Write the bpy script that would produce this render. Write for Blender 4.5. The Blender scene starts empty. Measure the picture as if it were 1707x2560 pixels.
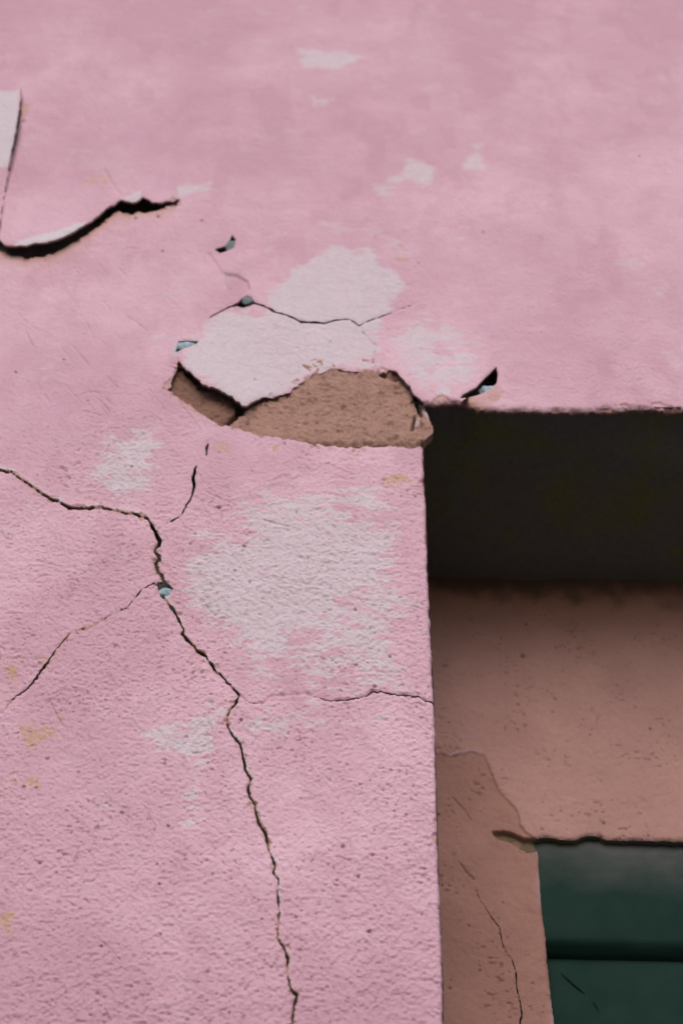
import bpy, math
import numpy as np
from mathutils import Matrix, Vector

# ------------------------------------------------------------------ camera, world, sun
scene = bpy.context.scene
THETA = math.radians(45.0); ROLL = math.radians(1.2)
CAM = np.array([0.0, 0.0, 1.6])
FPX, CX, CY = 3555.5, 853.5, 1280.0
Fv = np.array([0, math.cos(THETA), math.sin(THETA)])
U0 = np.array([0, -math.sin(THETA), math.cos(THETA)]); R0 = np.array([1.0, 0, 0])
Rv = R0*math.cos(ROLL) + U0*math.sin(ROLL); Uv = -R0*math.sin(ROLL) + U0*math.cos(ROLL)
cam_data = bpy.data.cameras.new('camera'); cam = bpy.data.objects.new('camera', cam_data)
scene.collection.objects.link(cam); scene.camera = cam
cam.matrix_world = Matrix([[Rv[0], Uv[0], -Fv[0], CAM[0]], [Rv[1], Uv[1], -Fv[1], CAM[1]],
                           [Rv[2], Uv[2], -Fv[2], CAM[2]], [0, 0, 0, 1]])
cam_data.sensor_fit = 'VERTICAL'; cam_data.sensor_height = 36.0; cam_data.lens = 50.0
cam_data.clip_start = 0.05; cam_data.clip_end = 2000
cam_data.dof.use_dof = True; cam_data.dof.focus_distance = 1.62; cam_data.dof.aperture_fstop = 4.5

SUN_EL, SUN_AZ = math.radians(30), math.radians(-2)     # azimuth measured from "behind the camera", negative = left
world = bpy.data.worlds.new('World'); scene.world = world; world.use_nodes = True
wn = world.node_tree
bg = wn.nodes['Background']; sky = wn.nodes.new('ShaderNodeTexSky'); sky.sky_type = 'NISHITA'
sky.sun_disc = False; sky.sun_elevation = SUN_EL
sky.air_density = 1.0; sky.dust_density = 1.2; sky.ozone_density = 1.0
wn.links.new(sky.outputs[0], bg.inputs[0]); bg.inputs[1].default_value = 0.12
# direction TO the sun: from behind the camera (-Y), up
sd = Vector((math.sin(SUN_AZ)*math.cos(SUN_EL), -math.cos(SUN_AZ)*math.cos(SUN_EL), math.sin(SUN_EL)))
sky.sun_rotation = math.atan2(sd.x, sd.y)
sun_data = bpy.data.lights.new('sun', 'SUN'); sun_data.energy = 1.25; sun_data.angle = math.radians(38)
sun_data.color = (1.0, 0.96, 0.93)
sun = bpy.data.objects.new('sun', sun_data); scene.collection.objects.link(sun)
sun.rotation_euler = sd.to_track_quat('Z', 'Y').to_euler(); sun.location = (0, -5, 8)
vs = scene.view_settings
vs.view_transform = 'Standard'; vs.look = 'None'; vs.gamma = 1.0; vs.use_curve_mapping = False
vs.exposure = 0.67

WALL_Y, REC_Y = 1.25, 1.607
STEP = 2.0
rng = np.random.default_rng(7)

# ------------------------------------------------------------------ maths helpers
def ray(px, py, Y):
    """points of the vertical plane y = Y seen at photo pixel (px, py)"""
    px = np.asarray(px, float); py = np.asarray(py, float)
    d = Fv + ((px-CX)/FPX)[..., None]*Rv - ((py-CY)/FPX)[..., None]*Uv
    t = np.asarray(Y)/d[..., 1]
    return CAM + d*t[..., None]

def _hash(ix, iy, seed):
    h = (ix.astype(np.int64)*374761393 + iy.astype(np.int64)*668265263 + seed*1442695041) & 0xffffffff
    h = ((h ^ (h >> 13))*1274126177) & 0xffffffff
    h = (h ^ (h >> 16)) & 0xffffff
    return h/float(0xffffff)

def vn(x, y, seed):
    ix = np.floor(x); iy = np.floor(y); fx = x-ix; fy = y-iy
    fx = fx*fx*fx*(fx*(fx*6-15)+10); fy = fy*fy*fy*(fy*(fy*6-15)+10)
    a = _hash(ix, iy, seed); b = _hash(ix+1, iy, seed); c = _hash(ix, iy+1, seed); d = _hash(ix+1, iy+1, seed)
    return (a*(1-fx)+b*fx)*(1-fy) + (c*(1-fx)+d*fx)*fy

def fbm(x, z, wl, seed, octv=3, ax=1.0, gain=.5):
    """value noise, 0..1; wl = wavelength in metres, ax = horizontal stretch"""
    s = 0; a = 1; tot = 0
    for o in range(octv):
        c, q = math.cos(.5+o), math.sin(.5+o)
        u, v = x/(wl*ax), z/wl
        if ax == 1.0: u, v = u*c-v*q, u*q+v*c
        s = s+a*vn(u+17.3*o, v-9.1*o, seed+o*31); tot += a; a *= gain; wl *= .5
    return s/tot

def sstep(a, b, x):
    t = np.clip((x-a)/(b-a), 0, 1); return t*t*(3-2*t)

def jag(pts, amp=1.6, step=5.0, seed=1, closed=False):
    """break a traced outline into short uneven pieces"""
    r = np.random.default_rng(seed); out = []
    P = [tuple(p) for p in pts]
    if closed: P = P+[P[0]]
    for a, b in zip(P[:-1], P[1:]):
        a = np.array(a, float); b = np.array(b, float)
        L = np.hypot(*(b[:2]-a[:2])); n = max(1, int(L/step))
        nrm = np.array([-(b[1]-a[1]), b[0]-a[0]])/max(L, 1e-6)
        for k in range(n):
            p = a+(b-a)*k/n
            if k: p[:2] += nrm*r.normal(0, amp)*.6
            out.append(p)
    if not closed: out.append(np.array(P[-1], float))
    return np.array(out)

class Grid:
    def __init__(s, x0, x1, y0, y1, step):
        s.xs = np.arange(x0, x1+.01, step); s.ys = np.arange(y0, y1+.01, step)
        s.X, s.Y = np.meshgrid(s.xs, s.ys); s.step = step
        s.shape = s.X.shape
    def box(s, pts, m):
        pts = np.asarray(pts)
        j0, j1 = np.searchsorted(s.xs, [pts[:, 0].min()-m, pts[:, 0].max()+m])
        i0, i1 = np.searchsorted(s.ys, [pts[:, 1].min()-m, pts[:, 1].max()+m])
        return slice(i0, i1), slice(j0, j1)
    def line(s, pts, m=40, widths=False):
        """distance to polyline, signed side, optional interpolated width"""
        pts = np.asarray(pts, float)
        D = np.full(s.shape, 1e3); S = np.zeros(s.shape); W = np.zeros(s.shape)
        for a, b in zip(pts[:-1], pts[1:]):
            sl = s.box(np.array([a[:2], b[:2]]), m)
            x, y = s.X[sl], s.Y[sl]
            if not x.size: continue
            ab = b[:2]-a[:2]; l2 = max(ab@ab, 1e-9)
            t = np.clip(((x-a[0])*ab[0]+(y-a[1])*ab[1])/l2, 0, 1)
            dx, dy = x-a[0]-t*ab[0], y-a[1]-t*ab[1]
            d = np.hypot(dx, dy); cr = ab[0]*dy-ab[1]*dx
            up = d < D[sl]
            D[sl] = np.where(up, d, D[sl]); S[sl] = np.where(up, np.sign(cr), S[sl])
            if widths: W[sl] = np.where(up, a[2]+(b[2]-a[2])*t, W[sl])
        return (D, S, W) if widths else (D, S)
    def poly(s, pts, m=60):
        """signed distance, negative inside"""
        pts = np.asarray(pts, float)[:, :2]
        D = np.full(s.shape, 1e3); sl = s.box(pts, m); x, y = s.X[sl], s.Y[sl]
        if not x.size: return D
        d = np.full(x.shape, 1e9); ins = np.zeros(x.shape, bool)
        n = len(pts)
        for k in range(n):
            a, b = pts[k], pts[(k+1) % n]
            ab = b-a; l2 = max(ab@ab, 1e-9)
            t = np.clip(((x-a[0])*ab[0]+(y-a[1])*ab[1])/l2, 0, 1)
            d = np.minimum(d, np.hypot(x-a[0]-t*ab[0], y-a[1]-t*ab[1]))
            if a[1] != b[1]:
                c = (a[1] > y) != (b[1] > y)
                ins ^= c & (x < (b[0]-a[0])*(y-a[1])/(b[1]-a[1])+a[0])
        D[sl] = np.where(ins, -d, d)
        return D
    def cellmean(s, A): return .25*(A[:-1, :-1]+A[1:, :-1]+A[:-1, 1:]+A[1:, 1:])

def snap(g, F, keep):
    """move the vertices on the border of the kept cells onto the zero line of F; returns pixel coordinates"""
    H, W = g.shape
    k = np.zeros((H+1, W+1), bool); k[1:-1, 1:-1] = keep
    cnt = k[:-1, :-1].astype(int)+k[1:, :-1]+k[:-1, 1:]+k[1:, 1:]
    bd = (cnt > 0) & (cnt < 4) & (np.abs(F) < 2.2*g.step)
    gy, gx = np.gradient(F, g.step); l = np.hypot(gx, gy)+1e-6
    sh = np.clip(F, -1.6*g.step, 1.6*g.step)
    X = g.X - np.where(bd, sh*gx/l, 0); Y = g.Y - np.where(bd, sh*gy/l, 0)
    return X, Y

def grid_object(name, P, keep, depth, mats, attrs=None, parent=None, edge_mat=1, extra=None, exv=None):
    """one mesh from the kept cells of a vertex grid, its open borders turned back by depth metres"""
    H, W = keep.shape[0]+1, keep.shape[1]+1
    idx = np.arange(H*W).reshape(H, W)
    q = np.stack([idx[:-1, :-1], idx[1:, :-1], idx[1:, 1:], idx[:-1, 1:]], -1)[keep]
    kp = np.zeros((H+1, W+1), bool); kp[1:-1, 1:-1] = keep
    edges = []
    # horizontal edges (i,j)-(i,j+1): cell above kp[i, j+1], below kp[i+1, j+1]
    up, dn = kp[:-1, 1:-1], kp[1:, 1:-1]
    a, b = idx[:, :-1], idx[:, 1:]
    edges.append(np.stack([a[up & ~dn], b[up & ~dn]], -1)); edges.append(np.stack([b[dn & ~up], a[dn & ~up]], -1))
    lf, rt = kp[1:-1, :-1], kp[1:-1, 1:]
    a, b = idx[:-1, :], idx[1:, :]
    edges.append(np.stack([b[lf & ~rt], a[lf & ~rt]], -1)); edges.append(np.stack([a[rt & ~lf], b[rt & ~lf]], -1))
    E = np.concatenate(edges)
    used, inv = np.unique(q, return_inverse=True); q = inv.reshape(-1, 4)
    V = P.reshape(-1, 3)[used]
    eu, ei = np.unique(E, return_inverse=True); ei = ei.reshape(-1, 2)
    Vf = P.reshape(-1, 3)[eu]; dep = depth.reshape(-1)[eu] if isinstance(depth, np.ndarray) else depth
    Vb = Vf.copy(); Vb[:, 1] += dep
    n0 = len(V); n1 = n0+len(Vf)
    sq = np.stack([ei[:, 0]+n0, ei[:, 0]+n1, ei[:, 1]+n1, ei[:, 1]+n0], -1)[:, ::-1]
    ex = np.array([tuple(map(float, p)) for p in extra[0]]).reshape(-1, 3) if extra else np.zeros((0, 3))
    verts = np.concatenate([V, Vf, Vb, ex]); faces = np.concatenate([q, sq])
    me = bpy.data.meshes.new(name)
    me.vertices.add(len(verts)); me.vertices.foreach_set('co', verts.astype(np.float32).ravel())
    li = faces.astype(np.int32).ravel(); lt = np.full(len(faces), 4, np.int32)
    if extra:
        li = np.concatenate([li]+[np.array(f, np.int32)+len(verts)-len(extra[0]) for f in extra[1]])
        lt = np.concatenate([lt, np.array([len(f) for f in extra[1]], np.int32)])
    me.loops.add(len(li)); me.loops.foreach_set('vertex_index', li)
    me.polygons.add(len(lt)); me.polygons.foreach_set('loop_start', np.concatenate([[0], np.cumsum(lt)[:-1]]).astype(np.int32))
    me.polygons.foreach_set('loop_total', lt)
    mi = np.zeros(len(lt), np.int32); mi[len(q):len(faces)] = edge_mat
    me.polygons.foreach_set('material_index', mi)
    me.polygons.foreach_set('use_smooth', np.ones(len(lt), bool))
    for m in mats: me.materials.append(m)
    for k, A in (attrs or {}).items():
        at = me.attributes.new(k, 'FLOAT', 'POINT')
        f = A.reshape(-1); at.data.foreach_set('value', np.concatenate([f[used], f[eu], f[eu], np.full(len(ex), (exv or {}).get(k, 0.))]).astype(np.float32))
    me.update(calc_edges=True); me.validate()
    o = bpy.data.objects.new(name, me); scene.collection.objects.link(o)
    if parent: o.parent = parent
    return o

def mesh_object(name, verts, faces, mats, parent=None, smooth=False, fm=None):
    me = bpy.data.meshes.new(name); me.from_pydata([tuple(map(float, v)) for v in verts], [], [tuple(f) for f in faces])
    for m in (mats if isinstance(mats, list) else [mats]): me.materials.append(m)
    if fm: me.polygons.foreach_set('material_index', fm)
    me.polygons.foreach_set('use_smooth', [smooth]*len(me.polygons)); me.update()
    o = bpy.data.objects.new(name, me); scene.collection.objects.link(o)
    if parent: o.parent = parent
    return o

def boxes(name, bs, mats, parent=None, bevel=0.0):
    import bmesh
    bm = bmesh.new()
    for (x0, x1, y0, y1, z0, z1) in bs:
        r = bmesh.ops.create_cube(bm, size=1)
        for v in r['verts']:
            v.co = ((x0+x1)/2+v.co.x*(x1-x0), (y0+y1)/2+v.co.y*(y1-y0), (z0+z1)/2+v.co.z*(z1-z0))
    if bevel: bmesh.ops.bevel(bm, geom=bm.edges[:], offset=bevel, segments=3, profile=.5, affect='EDGES')
    me = bpy.data.meshes.new(name); bm.to_mesh(me); bm.free()
    for m in (mats if isinstance(mats, list) else [mats]): me.materials.append(m)
    o = bpy.data.objects.new(name, me); scene.collection.objects.link(o)
    if parent: o.parent = parent
    return o

def thing(name, loc, label, cat):
    o = bpy.data.objects.new(name, None); scene.collection.objects.link(o)
    o.location = loc; o.empty_display_size = .1; o['label'] = label; o['category'] = cat
    return o
def adopt(o, parent):
    if parent.type == 'MESH': o.parent = parent; o.matrix_parent_inverse = parent.matrix_world.inverted() if False else Matrix.Identity(4); return
    o.parent = parent; o.matrix_parent_inverse = Matrix.Translation(-Vector(parent.location))

# ------------------------------------------------------------------ materials
def nt(name, rough=.9, spec=.25):
    m = bpy.data.materials.new(name); m.use_nodes = True; n = m.node_tree
    b = n.nodes['Principled BSDF']; b.inputs['Roughness'].default_value = rough
    b.inputs['Specular IOR Level'].default_value = spec
    return m, n, b
def N(n, t, **kw):
    x = n.nodes.new(t)
    for k, v in kw.items(): setattr(x, k, v)
    return x
def noise(n, scale, detail=4, rough=.6, vec=None, stretch=None):
    t = N(n, 'ShaderNodeTexNoise'); t.inputs['Scale'].default_value = scale
    t.inputs['Detail'].default_value = detail; t.inputs['Roughness'].default_value = rough
    tc = N(n, 'ShaderNodeTexCoord'); src = tc.outputs['Object']
    if stretch:
        mp = N(n, 'ShaderNodeMapping'); mp.inputs['Scale'].default_value = stretch
        n.links.new(src, mp.inputs[0]); src = mp.outputs[0]
    n.links.new(src, t.inputs['Vector'])
    return t.outputs['Fac']
def ramp(n, src, p0, p1, c0=(0, 0, 0, 1), c1=(1, 1, 1, 1)):
    r = N(n, 'ShaderNodeValToRGB'); r.color_ramp.elements[0].position = p0; r.color_ramp.elements[1].position = p1
    r.color_ramp.elements[0].color = c0; r.color_ramp.elements[1].color = c1
    n.links.new(src, r.inputs[0]); return r.outputs[0]
def mix(n, fac, a, b, mode='MIX'):
    x = N(n, 'ShaderNodeMix', data_type='RGBA', blend_type=mode)
    for i, v in ((0, fac), (6, a), (7, b)):
        if isinstance(v, (tuple, float, int)): x.inputs[i].default_value = v
        else: n.links.new(v, x.inputs[i])
    return x.outputs[2]
def attr(n, name):
    a = N(n, 'ShaderNodeAttribute', attribute_name=name); return a.outputs['Fac']
def bump(n, b, h, dist, strength=1.0, prev=None):
    x = N(n, 'ShaderNodeBump'); x.inputs['Distance'].default_value = dist; x.inputs['Strength'].default_value = strength
    n.links.new(h, x.inputs['Height'])
    if prev: n.links.new(prev, x.inputs['Normal'])
    n.links.new(x.outputs[0], b.inputs['Normal']); return x.outputs[0]
def rgb(r, g, b): return (r, g, b, 1)

PINK, PINK_D, PINK_L = rgb(.555, .342, .403), rgb(.47, .265, .32), rgb(.615, .385, .45)
WASH = rgb(.485, .408, .435)
MORTAR, MORTAR_D = rgb(.49, .285, .228), rgb(.37, .205, .162)

def make_pink():
    m, n, b = nt('pink_limewash_stucco')
    c = mix(n, ramp(n, noise(n, 5, 5, .6), .3, .7), PINK, PINK_L)
    c = mix(n, ramp(n, noise(n, 22, 6, .7), .46, .60, rgb(0, 0, 0), rgb(.38, .38, .38)), c, PINK_D)
    c = mix(n, attr(n, 'grime_shade'), c, PINK_D)
    c = mix(n, ramp(n, noise(n, 260, 3, .6, stretch=(1, 1, 1.6)), .35, .75, rgb(0, 0, 0), rgb(.30, .30, .30)), c, PINK_D)
    w = mix(n, ramp(n, noise(n, 90, 4, .6), .3, .7), WASH, rgb(.535, .455, .482))
    wa = N(n, 'ShaderNodeMath', operation='MULTIPLY_ADD'); wa.inputs[1].default_value = .75; n.links.new(noise(n, 420, 4, .7, stretch=(.7, 1, 1.4)), wa.inputs[0]); n.links.new(attr(n, 'white'), wa.inputs[2])
    c = mix(n, ramp(n, wa.outputs[0], .50, 1.12, rgb(0, 0, 0), rgb(.84, .84, .84)), c, w)
    c = mix(n, attr(n, 'lip'), c, rgb(.52, .46, .485))
    c = mix(n, attr(n, 'ochre'), c, rgb(.45, .28, .19))
    mo = mix(n, noise(n, 200, 3), MORTAR_D, MORTAR)
    c = mix(n, attr(n, 'mortar'), c, mo)  # mortar, plus the stain and painted flake shadow below the gap
    c = mix(n, attr(n, 'blue'), c, rgb(.30, .45, .52))
    c = mix(n, attr(n, 'dirt'), c, rgb(.13, .055, .05))
    n.links.new(c, b.inputs['Base Color'])
    p = bump(n, b, noise(n, 560, 4, .7, stretch=(.8, 1, 1.3)), .0016, .85)
    bump(n, b, noise(n, 110, 4, .65), .0016, .5, p)
    return m
def make_mortar(name, c0, c1, grain=1.0):
    m, n, b = nt(name, .95, .15)
    c = mix(n, ramp(n, noise(n, 60, 6, .7), .3, .72), c0, c1)
    c = mix(n, ramp(n, noise(n, 900, 2), .62, .72), c, rgb(.56, .40, .33))
    c = mix(n, ramp(n, noise(n, 350, 3, .7), .28, .42, rgb(.7, .7, .7), rgb(0, 0, 0)), c, c0)
    c = mix(n, attr(n, 'white'), c, rgb(.62, .50, .51))
    c = mix(n, attr(n, 'dark'), c, rgb(.22, .115, .085))
    c = mix(n, attr(n, 'blue'), c, rgb(.20, .30, .33))
    n.links.new(c, b.inputs['Base Color'])
    p = bump(n, b, noise(n, 380, 5, .75), .0045*grain, .95)
    bump(n, b, noise(n, 70, 4, .6), .004*grain, .5, p)
    return m
def make_recess():
    m, n, b = nt('brown_plaster', .92, .2)
    c = mix(n, ramp(n, noise(n, 9, 5, .6), .3, .7), rgb(.27, .142, .115), rgb(.34, .185, .15))
    c = mix(n, ramp(n, noise(n, 150, 4, .7), .3, .7, rgb(0, 0, 0), rgb(.45, .45, .45)), c, rgb(.22, .115, .098))
    c = mix(n, attr(n, 'grime_shade'), c, rgb(.20, .10, .085))
    c = mix(n, attr(n, 'white'), c, rgb(.38, .24, .26))
    c = mix(n, attr(n, 'dark_tint'), c, rgb(.07, .06, .03))
    c = mix(n, attr(n, 'dirt'), c, rgb(.10, .045, .035))
    n.links.new(c, b.inputs['Base Color'])
    p = bump(n, b, noise(n, 380, 4, .65), .0012, .7)
    bump(n, b, noise(n, 90, 4, .65), .002, .6, p)
    return m
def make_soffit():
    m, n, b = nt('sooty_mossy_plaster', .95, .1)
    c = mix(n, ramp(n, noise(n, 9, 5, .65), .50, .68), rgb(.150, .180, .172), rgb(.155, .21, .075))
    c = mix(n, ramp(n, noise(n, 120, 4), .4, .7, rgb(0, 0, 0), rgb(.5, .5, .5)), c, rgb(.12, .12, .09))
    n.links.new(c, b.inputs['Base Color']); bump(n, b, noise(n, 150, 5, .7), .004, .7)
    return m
def make_green():
    m, n, b = nt('weathered_green_paint', .7, .08)
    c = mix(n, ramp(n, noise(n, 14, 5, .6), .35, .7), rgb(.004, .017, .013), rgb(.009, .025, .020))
    grey_tone = mix(n, ramp(n, noise(n, 25, 5, .7, stretch=(.5, 1, 1)), .35, .65), rgb(.038, .045, .042), rgb(.062, .062, .060))
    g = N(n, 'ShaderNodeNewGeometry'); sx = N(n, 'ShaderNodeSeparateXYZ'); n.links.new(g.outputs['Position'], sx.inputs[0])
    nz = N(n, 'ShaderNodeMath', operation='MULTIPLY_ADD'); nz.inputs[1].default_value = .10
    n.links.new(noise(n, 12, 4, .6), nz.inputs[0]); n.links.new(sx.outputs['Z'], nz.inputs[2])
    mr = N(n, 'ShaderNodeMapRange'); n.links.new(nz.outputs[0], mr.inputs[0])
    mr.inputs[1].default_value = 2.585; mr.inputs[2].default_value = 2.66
    c = mix(n, mr.outputs[0], c, grey_tone)  # greyer towards the top of the door
    n.links.new(c, b.inputs['Base Color']); bump(n, b, noise(n, 200, 5, .7, stretch=(.3, 1, 1)), .001, .5)
    return m
def make_plain(name, c0, c1, sc, rough=.95):
    m, n, b = nt(name, rough, .2)
    n.links.new(mix(n, ramp(n, noise(n, sc, 6, .65), .3, .7), c0, c1), b.inputs['Base Color'])
    bump(n, b, noise(n, sc*6, 4), .004, .6)
    return m
M_PINK = make_pink(); M_MORTAR = make_mortar('rough_brown_mortar', MORTAR_D, MORTAR)
M_EDGE = make_plain('broken_plaster_edge', rgb(.26, .17, .13), rgb(.40, .28, .23), 120)
M_CORE = make_plain('dark_masonry', rgb(.20, .18, .16), rgb(.32, .28, .25), 30)
M_REC = make_recess(); M_SOF = make_soffit(); M_GREEN = make_green()
M_ASPH = make_plain('asphalt', rgb(.035, .035, .036), rgb(.06, .06, .06), 8)
M_PAVE = make_plain('worn_paving_stone', rgb(.07, .068, .065), rgb(.11, .105, .10), 6)

# ------------------------------------------------------------------ traced outlines (photo pixels)
A_GAP = [(54, 246, 5), (52, 258, 8), (49, 285, 9), (46, 304, 10), (41, 330, 9), (37, 353, 8), (32, 372, 9), (28, 390, 6), (21, 426, 4.5),
         (14, 475, 4), (6, 524, 3.5), (0, 564, 4), (-10, 620, 6), (-30, 760, 5)]
B_TOP = [(-60, 590), (0, 598), (9, 607), (21, 613), (46, 613), (67, 614), (89, 607), (116, 606), (147, 598), (171, 586), (196, 573),
         (223, 555), (245, 540), (263, 521), (282, 512), (303, 498), (315, 501), (331, 505), (346, 501), (357, 491), (367, 495),
         (380, 503), (398, 506), (422, 501), (450, 495)]
B_BOT = [(441, 508), (416, 515), (400, 524), (392, 526), (372, 528), (346, 528), (325, 534), (294, 528), (275, 540), (254, 558), (214, 589),
         (171, 613), (132, 635), (104, 641), (70, 644), (31, 638), (12, 629), (-60, 615)]
P_LOW = [(447, 905), (455, 914), (466, 924), (486, 942), (506, 954), (527, 967), (547, 972), (568, 981), (584, 989), (596, 1002), (604, 1011),
         (621, 1009), (639, 1001), (666, 993), (689, 991), (726, 978), (747, 960), (769, 945), (787, 931), (805, 929), (818, 924),
         (843, 920), (870, 926), (904, 928), (922, 932), (944, 931), (971, 924), (993, 932), (1011, 952), (1027, 964), (1031, 980),
         (1045, 995), (1060, 1001), (1091, 1004), (1121, 999), (1149, 995)]
SLIT_R = [(1149, 995), (1157, 985), (1189, 968), (1207, 949), (1229, 928), (1240, 917), (1244, 937), (1241, 958), (1222, 973), (1204, 984), (1175, 992)]
PATCH_REST = [(1060, 1004), (1120, 1060), (1120, 1112), (1014, 1117), (938, 1115), (861, 1114), (800, 1111), (763, 1107), (704, 1095),
              (643, 1084), (576, 1064), (553, 1062), (531, 1050), (507, 1033), (482, 1016), (447, 993), (421, 971), (429, 947), (441, 921)]
PATCH = P_LOW[:-3] + PATCH_REST
OPEN_TIP = [(1058, 1120), (1057, 1105), (1069, 1093), (1082, 1084), (1082, 1071), (1069, 1038), (1060, 1020), (1056, 1003)]
OPEN_LEFT = [(1115, 2720), (1108, 2560), (1108, 2471), (1099, 2268), (1092, 2020), (1088, 1850), (1085, 1751), (1076, 1597), (1070, 1444),
             (1064, 1253), (1060, 1200), (1059, 1138)]
OPEN_TOP = [(1091, 1005), (1121, 1001), (1153, 1004), (1175, 1012), (1194, 1020), (1253, 1024), (1316, 1022), (1361, 1026), (1406, 1024), (1496, 1022),
            (1541, 1020), (1577, 1016), (1640, 1018), (1707, 1018), (1880, 1016)]
OPEN = OPEN_LEFT + OPEN_TIP + OPEN_TOP + [(1880, 2720)]
C1 = [(-60, 1168, 3), (0, 1173, 3.5), (31, 1179, 3), (50, 1196, 4), (80, 1215, 3.5), (111, 1236, 4), (142, 1249, 4.5), (172, 1266, 4),
      (207, 1266, 3.5), (222, 1271, 3.5), (249, 1268, 3), (291, 1278, 3.5), (329, 1285, 3), (360, 1291, 3), (371, 1299, 5), (383, 1320, 8),
      (390, 1337, 10), (400, 1353, 14), (398, 1366, 13), (389, 1372, 8), (388, 1381, 5), (398, 1391, 9), (400, 1400, 9), (390, 1406, 8),
      (394, 1425, 8), (406, 1439, 8), (409, 1452, 9), (408, 1470, 6), (408, 1490, 4), (421, 1509, 4), (440, 1532, 5), (455, 1563, 3.5), (459, 1573, 5),
      (455, 1580, 6), (471, 1599, 7), (494, 1624, 6), (513, 1634, 7), (522, 1651, 5), (547, 1678, 4), (570, 1705, 4), (599, 1735, 5),
      (586, 1762, 8), (574, 1775, 6), (566, 1793, 5), (570, 1812, 6), (581, 1836, 7), (601, 1858, 7), (609, 1893, 7), (614, 1923, 5),
      (628, 1945, 6), (620, 1967, 6), (625, 1992, 5), (639, 2011, 5), (639, 2030, 5), (647, 2052, 8), (661, 2074, 5), (670, 2102, 4),
      (674, 2135, 3), (688, 2159, 5), (683, 2181, 6), (697, 2200, 5), (694, 2239, 5), (699, 2277, 4), (695, 2327, 4), (694, 2348, 4),
      (713, 2376, 6), (720, 2403, 6), (719, 2442, 3.5), (727, 2475, 5), (743, 2488, 9), (735, 2518, 6), (731, 2560, 4), (728, 2720, 4)]
HOLE = [(392, 1458), (409, 1448), (424, 1460), (434, 1471), (424, 1486), (410, 1492), (399, 1484)]
C2 = [(392, 1336, 2), (406, 1320, 1.8), (421, 1309, 2.2), (438, 1299, 4), (455, 1288, 3.5), (465, 1265, 4), (478, 1244, 5), (486, 1219, 6), (483, 1192, 8), (491, 1163, 3)]
C2B = [(516, 1136, 4), (520, 1110, 5)]
C3 = [(396, 1464, 3), (385, 1457, 2.4), (356, 1473, 2.2), (337, 1496, 2.4), (321, 1517, 2.2), (276, 1538, 2.0), (233, 1563, 1.8), (180, 1578, 1.8),
      (153, 1609, 2.2), (126, 1643, 3), (119, 1657, 4), (103, 1674, 7), (84, 1705, 6), (65, 1724, 4), (42, 1737, 3), (19, 1762, 1.6)]
C4 = [(600, 1738, 1.6), (612, 1746, 1.6), (626, 1754, 1.6), (657, 1755, 1.8), (676, 1739, 1.6), (714, 1736, 1.6), (768, 1733, 2.2), (791, 1741, 2), (821, 1749, 2.6), (867, 1749, 2.6),
      (917, 1739, 3), (929, 1728, 5), (955, 1729, 3.5), (975, 1735, 4), (1009, 1737, 4), (1047, 1741, 4), (1063, 1752, 4), (1092, 1756, 4)]
P_CR = [(519, 796, 2), (551, 778, 4), (576, 766, 6), (594, 760, 9), (606, 752, 12), (619, 748, 14), (631, 752, 8), (637, 756, 6), (662, 764, 6), (686, 778, 5.5),
        (717, 787, 5), (735, 795, 5), (753, 804, 5), (784, 804, 4.5), (815, 806, 4), (839, 799, 3), (873, 796, 3.2), (889, 807, 3), (899, 813, 3)]
P_TRI = [(594, 764), (604, 742), (618, 735), (629, 741), (640, 756), (622, 764), (604, 768)]
P_BR = [(899, 813, 2.6), (922, 799, 2.2), (944, 790, 2.2), (965, 784, 2), (996, 771, 1.8), (1045, 753, 1.4)]
P_BD = [(899, 813, 2.2), (906, 826, 2), (922, 848, 1.8), (941, 860, 1.5), (935, 885, 1.6), (933, 906, 2), (947, 934, 2.6)]
BLUE_SL = [(439, 879), (443, 862), (447, 851), (468, 849), (486, 851), (498, 852), (490, 860), (476, 865), (457, 872)]
GREY_CH = [(536, 622), (551, 632), (570, 624), (586, 616), (589, 596), (580, 584), (575, 598), (562, 612)]
SUNK = [(561, 682), (594, 685), (619, 700), (626, 720), (605, 742), (582, 738), (570, 712)]
SUNK_L = [(522, 634, 3), (539, 657, 3), (554, 682, 4), (566, 705, 4), (580, 735, 3)]
R_PLATE = [(1000, 1884), (1090, 1885), (1126, 1891), (1150, 1885), (1180, 1881), (1212, 1890), (1225, 1926), (1243, 1971), (1262, 1996),
           (1284, 2016), (1298, 2043), (1300, 2066), (1316, 2086), (1332, 2099), (1345, 2160), (1880, 2160), (1880, 1300), (1000, 1300)]
R_NOTCH = [(1230, 2078), (1256, 2076), (1285, 2084), (1305, 2096), (1340, 2100), (1346, 2128), (1316, 2131), (1296, 2118), (1275, 2104), (1243, 2095)]
R_IN_T = [(1333, 2099), (1350, 2096), (1367, 2095), (1407, 2101), (1439, 2101), (1466, 2090), (1498, 2092), (1515, 2101), (1571, 2102), (1707, 2106), (1880, 2110)]
R_IN_L = [(1402, 2720), (1386, 2560), (1378, 2496), (1368, 2408), (1362, 2335), (1353, 2262), (1346, 2175), (1342, 2128)]
RC1 = [(1131, 1993, 2), (1158, 2021, 3), (1176, 2048, 2)]
RC2 = [(1190, 2225, 1.5), (1198, 2246, 2), (1221, 2282, 2.4), (1248, 2318, 2.4), (1257, 2368, 2), (1280, 2399, 3), (1289, 2431, 3.4), (1291, 2471, 3.6),
       (1300, 2507, 3.6), (1304, 2535, 4), (1298, 2560, 4), (1300, 2700, 4)]
RC3 = [(1150, 2160, 3), (1165, 2180, 4), (1182, 2196, 3)]

# ------------------------------------------------------------------ front wall
g = Grid(-140, 1860, -140, 2700, STEP)
X, Y = g.X, g.Y
W0 = ray(X, Y, np.full(X.shape, WALL_Y)); wx, wz = W0[..., 0], W0[..., 2]

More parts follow.
